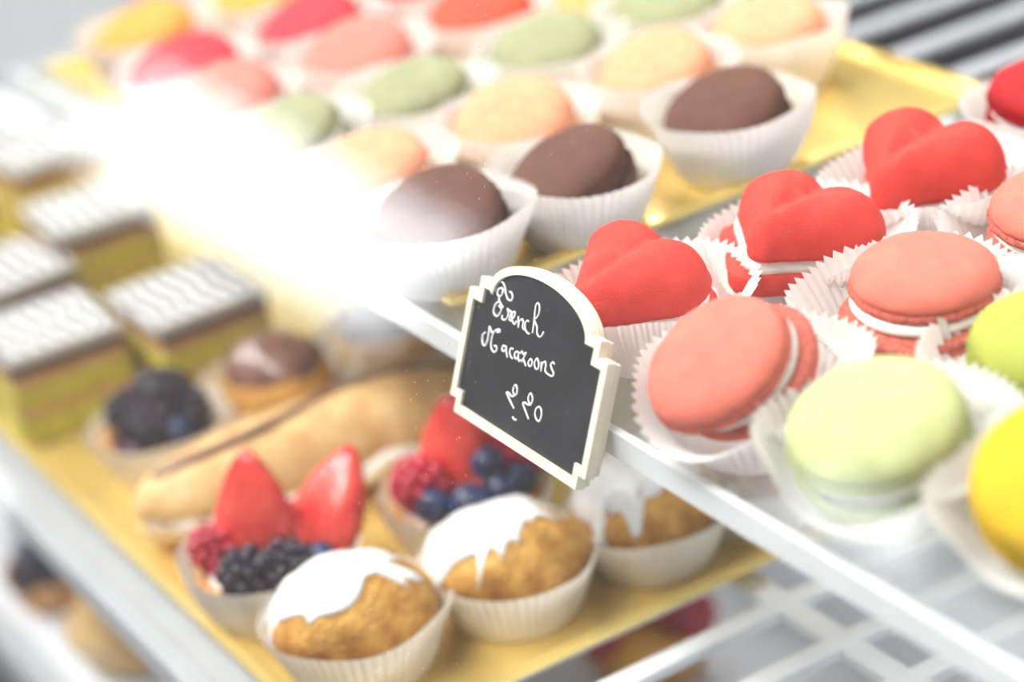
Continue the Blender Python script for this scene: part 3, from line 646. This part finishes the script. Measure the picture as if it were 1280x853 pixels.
# long golden cream pastry lying across the tray
def long_bun(x, y, rz, L, W, H, z0, label, seed, top_mat, bot_mat, stripe=None, name='cream_eclair', cat='eclair'):
    t = empty(name, (x, y, T2), rz, label, cat); n = 28
    def sect(f, r0, up):
        e = max(0.0, 1 - abs(2 * f - 1) ** 2.6) ** 0.5; ring = []
        for k in range(n):
            a = 2 * PI * k / n; w = W * (0.12 + 0.88 * e) * (1 + 0.07 * nz(f * 6, math.cos(a), seed + math.sin(a))) * r0
            hh = (H * (0.15 + 0.85 * e) if math.sin(a) > 0 else 0.007 * e + 0.001) if up else ((0.006 if math.sin(a) > 0 else 0.011) * (0.2 + 0.8 * e))
            ring.append((w * math.cos(a), (f - 0.5) * L * (1 if r0 > 0.97 else 0.98), (z0 if up else z0 - 0.007) + hh * math.sin(a) * (1 + 0.05 * nz(f * 9, a, seed))))
        return ring
    link('lower_half', rings_mesh('lower_half', [sect(i / 24, 1.0, False) for i in range(25)]), M[bot_mat], t)
    link('upper_half', rings_mesh('upper_half', [sect(i / 24, 0.99, True) for i in range(25)]), M[top_mat], t)
    parts = [];
    V, F = tube(spline([(W * 0.93 * sx * math.sqrt(max(0, 1 - abs(v) ** 2.6)), v * L * 0.47, z0 - 0.0045 + 0.002 * math.sin(v * 30)) for sx, v in [(1, -0.98 + 0.14 * i) for i in range(15)]], 3), 0.0042, 8)
    link('cream_filling', mesh('cream_filling', V, F), M['cream'], t)
    if stripe:
        pts = [(W * 0.25 * math.sin(i * 0.35), -L * 0.43 + L * 0.86 * i / 18, z0 + H * (0.15 + 0.85 * math.sqrt(1 - abs(2 * (0.07 + 0.86 * i / 18) - 1) ** 2.6)) * 0.985) for i in range(19)]
        V, F = tube(spline(pts, 3), 0.0022, 8); link('icing_line', mesh('icing_line', V, F), M[stripe], t)
    return t
long_bun(-0.188, -0.002, D(-4), 0.150, 0.024, 0.019, 0.017, 'long golden cream-filled eclair lying behind the fruit tarts', 3, 'tan', 'tan', 'mocha')
# iced choux beyond it
def iced_choux(x, y, rz, seed, label, body, ice, R=0.025, h=0.030):
    t = empty('iced_choux', (x, y, T2), rz, label, 'choux bun'); n = 48; zc = 0.012
    rings = [[blob_pt(i / 14, 2 * PI * k / n, R, R * 0.95, h, seed) + Vector((0, 0, zc)) for k in range(n)] for i in range(1, 15)]
    link('bun', rings_mesh('bun', rings + [[Vector((p.x * 0.8, p.y * 0.8, 0.0045)) for p in rings[-1]]]), M[body], t)
    rows = [[blob_pt((0.52 + 0.05 * nz(math.cos(2 * PI * k / n) * 2, math.sin(2 * PI * k / n) * 2, seed)) * i / 8, 2 * PI * k / n, R, R * 0.95, h, seed, 0.04 - (0.05 if i == 8 else 0)) + Vector((0, 0, zc)) for k in range(n)] for i in range(1, 9)]
    link('icing', rings_mesh('icing', rows, True, False), M[ice], t)
    return t
iced_choux(-0.246, 0.010, 0, 2, 'choux bun with dark glossy icing in a paper cup behind the eclair', 'choux', 'mocha', 0.026, 0.030)
cup(-0.246, 0.010, T2, 'white pleated cup under the dark iced choux bun', 'puff', 3, scale=1.1)
iced_choux(-0.246, 0.064, 1, 5, 'caramel choux bun with brown icing under the glass shelf edge', 'tan', 'mocha', 0.026, 0.030)
cup(-0.246, 0.064, T2, 'white pleated cup under the brown iced caramel choux bun', 'puff', 1, scale=1.1)

# layered pistachio cakes with striped icing
def cake(x, y, rz, label, s=0.052, seed=0):
    t = empty('layer_cake', (x, y, T2), rz, label, 'cake', 'layered pistachio cakes'); hs = s / 2; z = 0.0006
    for nm, hgt, mt in (('sponge_layer', 0.012, 'pist'), ('caramel_layer', 0.004, 'caramel'), ('sponge_layer', 0.010, 'pist'), ('caramel_layer', 0.005, 'caramel'), ('ganache_layer', 0.005, 'ganache'), ('icing_layer', 0.005, 'icing')):
        e = 0.0004 * ((seed + len(nm)) % 3); box(nm, -hs + e, hs - e, -hs + e, hs - e, z, z + hgt, M[mt], t, 0.0008); z += hgt
    parts = []
    for i in range(7):
        yy = -hs + s * (i + 0.5) / 7
        parts.append(tube([(-hs + 0.002 + (s - 0.004) * j / 10, yy + 0.0012 * math.sin(j * 1.1 + i), z + 0.0002) for j in range(11)], 0.0011, 6))
    for k, pr in enumerate(parts): link('icing_stripe', mesh('icing_stripe', *pr), M['ganache'], t)
    return t
CK = [(-0.336, -0.052, 'striped pistachio layer cake at the front edge of the lower tray by the blackberry tart'), (-0.318, 0.006, 'striped pistachio layer cake between the dark iced choux and the cakes behind'),
      (-0.412, -0.045, 'striped pistachio layer cake right behind the front one'), (-0.450, 0.014, 'striped pistachio layer cake in the third row with its bare yellow-green side showing'), (-0.530, -0.040, 'striped pistachio layer cake last at the front of the lower tray'), (-0.555, 0.030, 'striped pistachio layer cake last under the glass shelf')]
for i, (x, y, lab) in enumerate(CK): cake(x, y, D(4 * (i % 3) - 3), lab, 0.052, i)

# ================================================================== bottom shelf pastries
Z3T = Z3 + 0.0003
tart(-0.178, 0.125, 0, 'fruit tart with apricot and red berries on the bottom shelf under the grid', [('r', 0.006, 0.019, 0.026, 60, 0, 40, 1.3), ('r', -0.006, 0.019, 0.026, 60, 0, 0, 1.2), ('r', -0.008, -0.019, 0.025, 60, 0, 40, 1.1), ('r', -0.016, -0.010, 0.026, 60, 0, 40, 1.2), ('r', -0.017, 0.006, 0.026, 60, 0, 40, 1.2)], z=Z3T, fill='yolk')
tart(-0.442, -0.046, 0, 'blueberry tart in the far corner of the bottom shelf', [('b', 0.014 * math.cos(i * 0.9), 0.014 * math.sin(i * 0.9), 0.0225, 40, i * 20, 0, 1.35) for i in range(7)] + [('b', 0.005 * math.cos(i * 2.1), 0.005 * math.sin(i * 2.1), 0.030, 20, 0, 0, 1.35) for i in range(3)] + [('k', 0.010, -0.019, 0.023, 60, 0, 0, 0.9)], z=Z3T, fill='grape')
def bun(x, y, z, label, R=0.03, h=0.03, seed=4, mat='tan'):
    t = empty('golden_bun', (x, y, z), 0, label, 'bun'); n = 40; zc = 0.012
    rings = [[blob_pt(i / 14, 2 * PI * k / n, R, R, h, seed) + Vector((0, 0, zc)) for k in range(n)] for i in range(1, 15)]
    link('crumb', rings_mesh('crumb', rings + [[Vector((p.x * 0.8, p.y * 0.8, 0.0005)) for p in rings[-1]]]), M[mat], t)
    V, F = tube([(R * 0.7 * math.cos(a), R * 0.25 * math.sin(a), zc + h * (0.95 - 0.25 * math.cos(a) ** 2)) for a in [i * PI / 8 for i in range(17)]], 0.0016, 6)
    link('sugar_swirl', mesh('sugar_swirl', V, F), M['glaze'], t); return t
bun(-0.362, -0.042, Z3T, 'plain golden bun at the front of the bottom shelf')
bun(-0.290, 0.010, Z3T, 'pale golden bun further back on the bottom shelf', 0.03, 0.028, 8, 'tan')
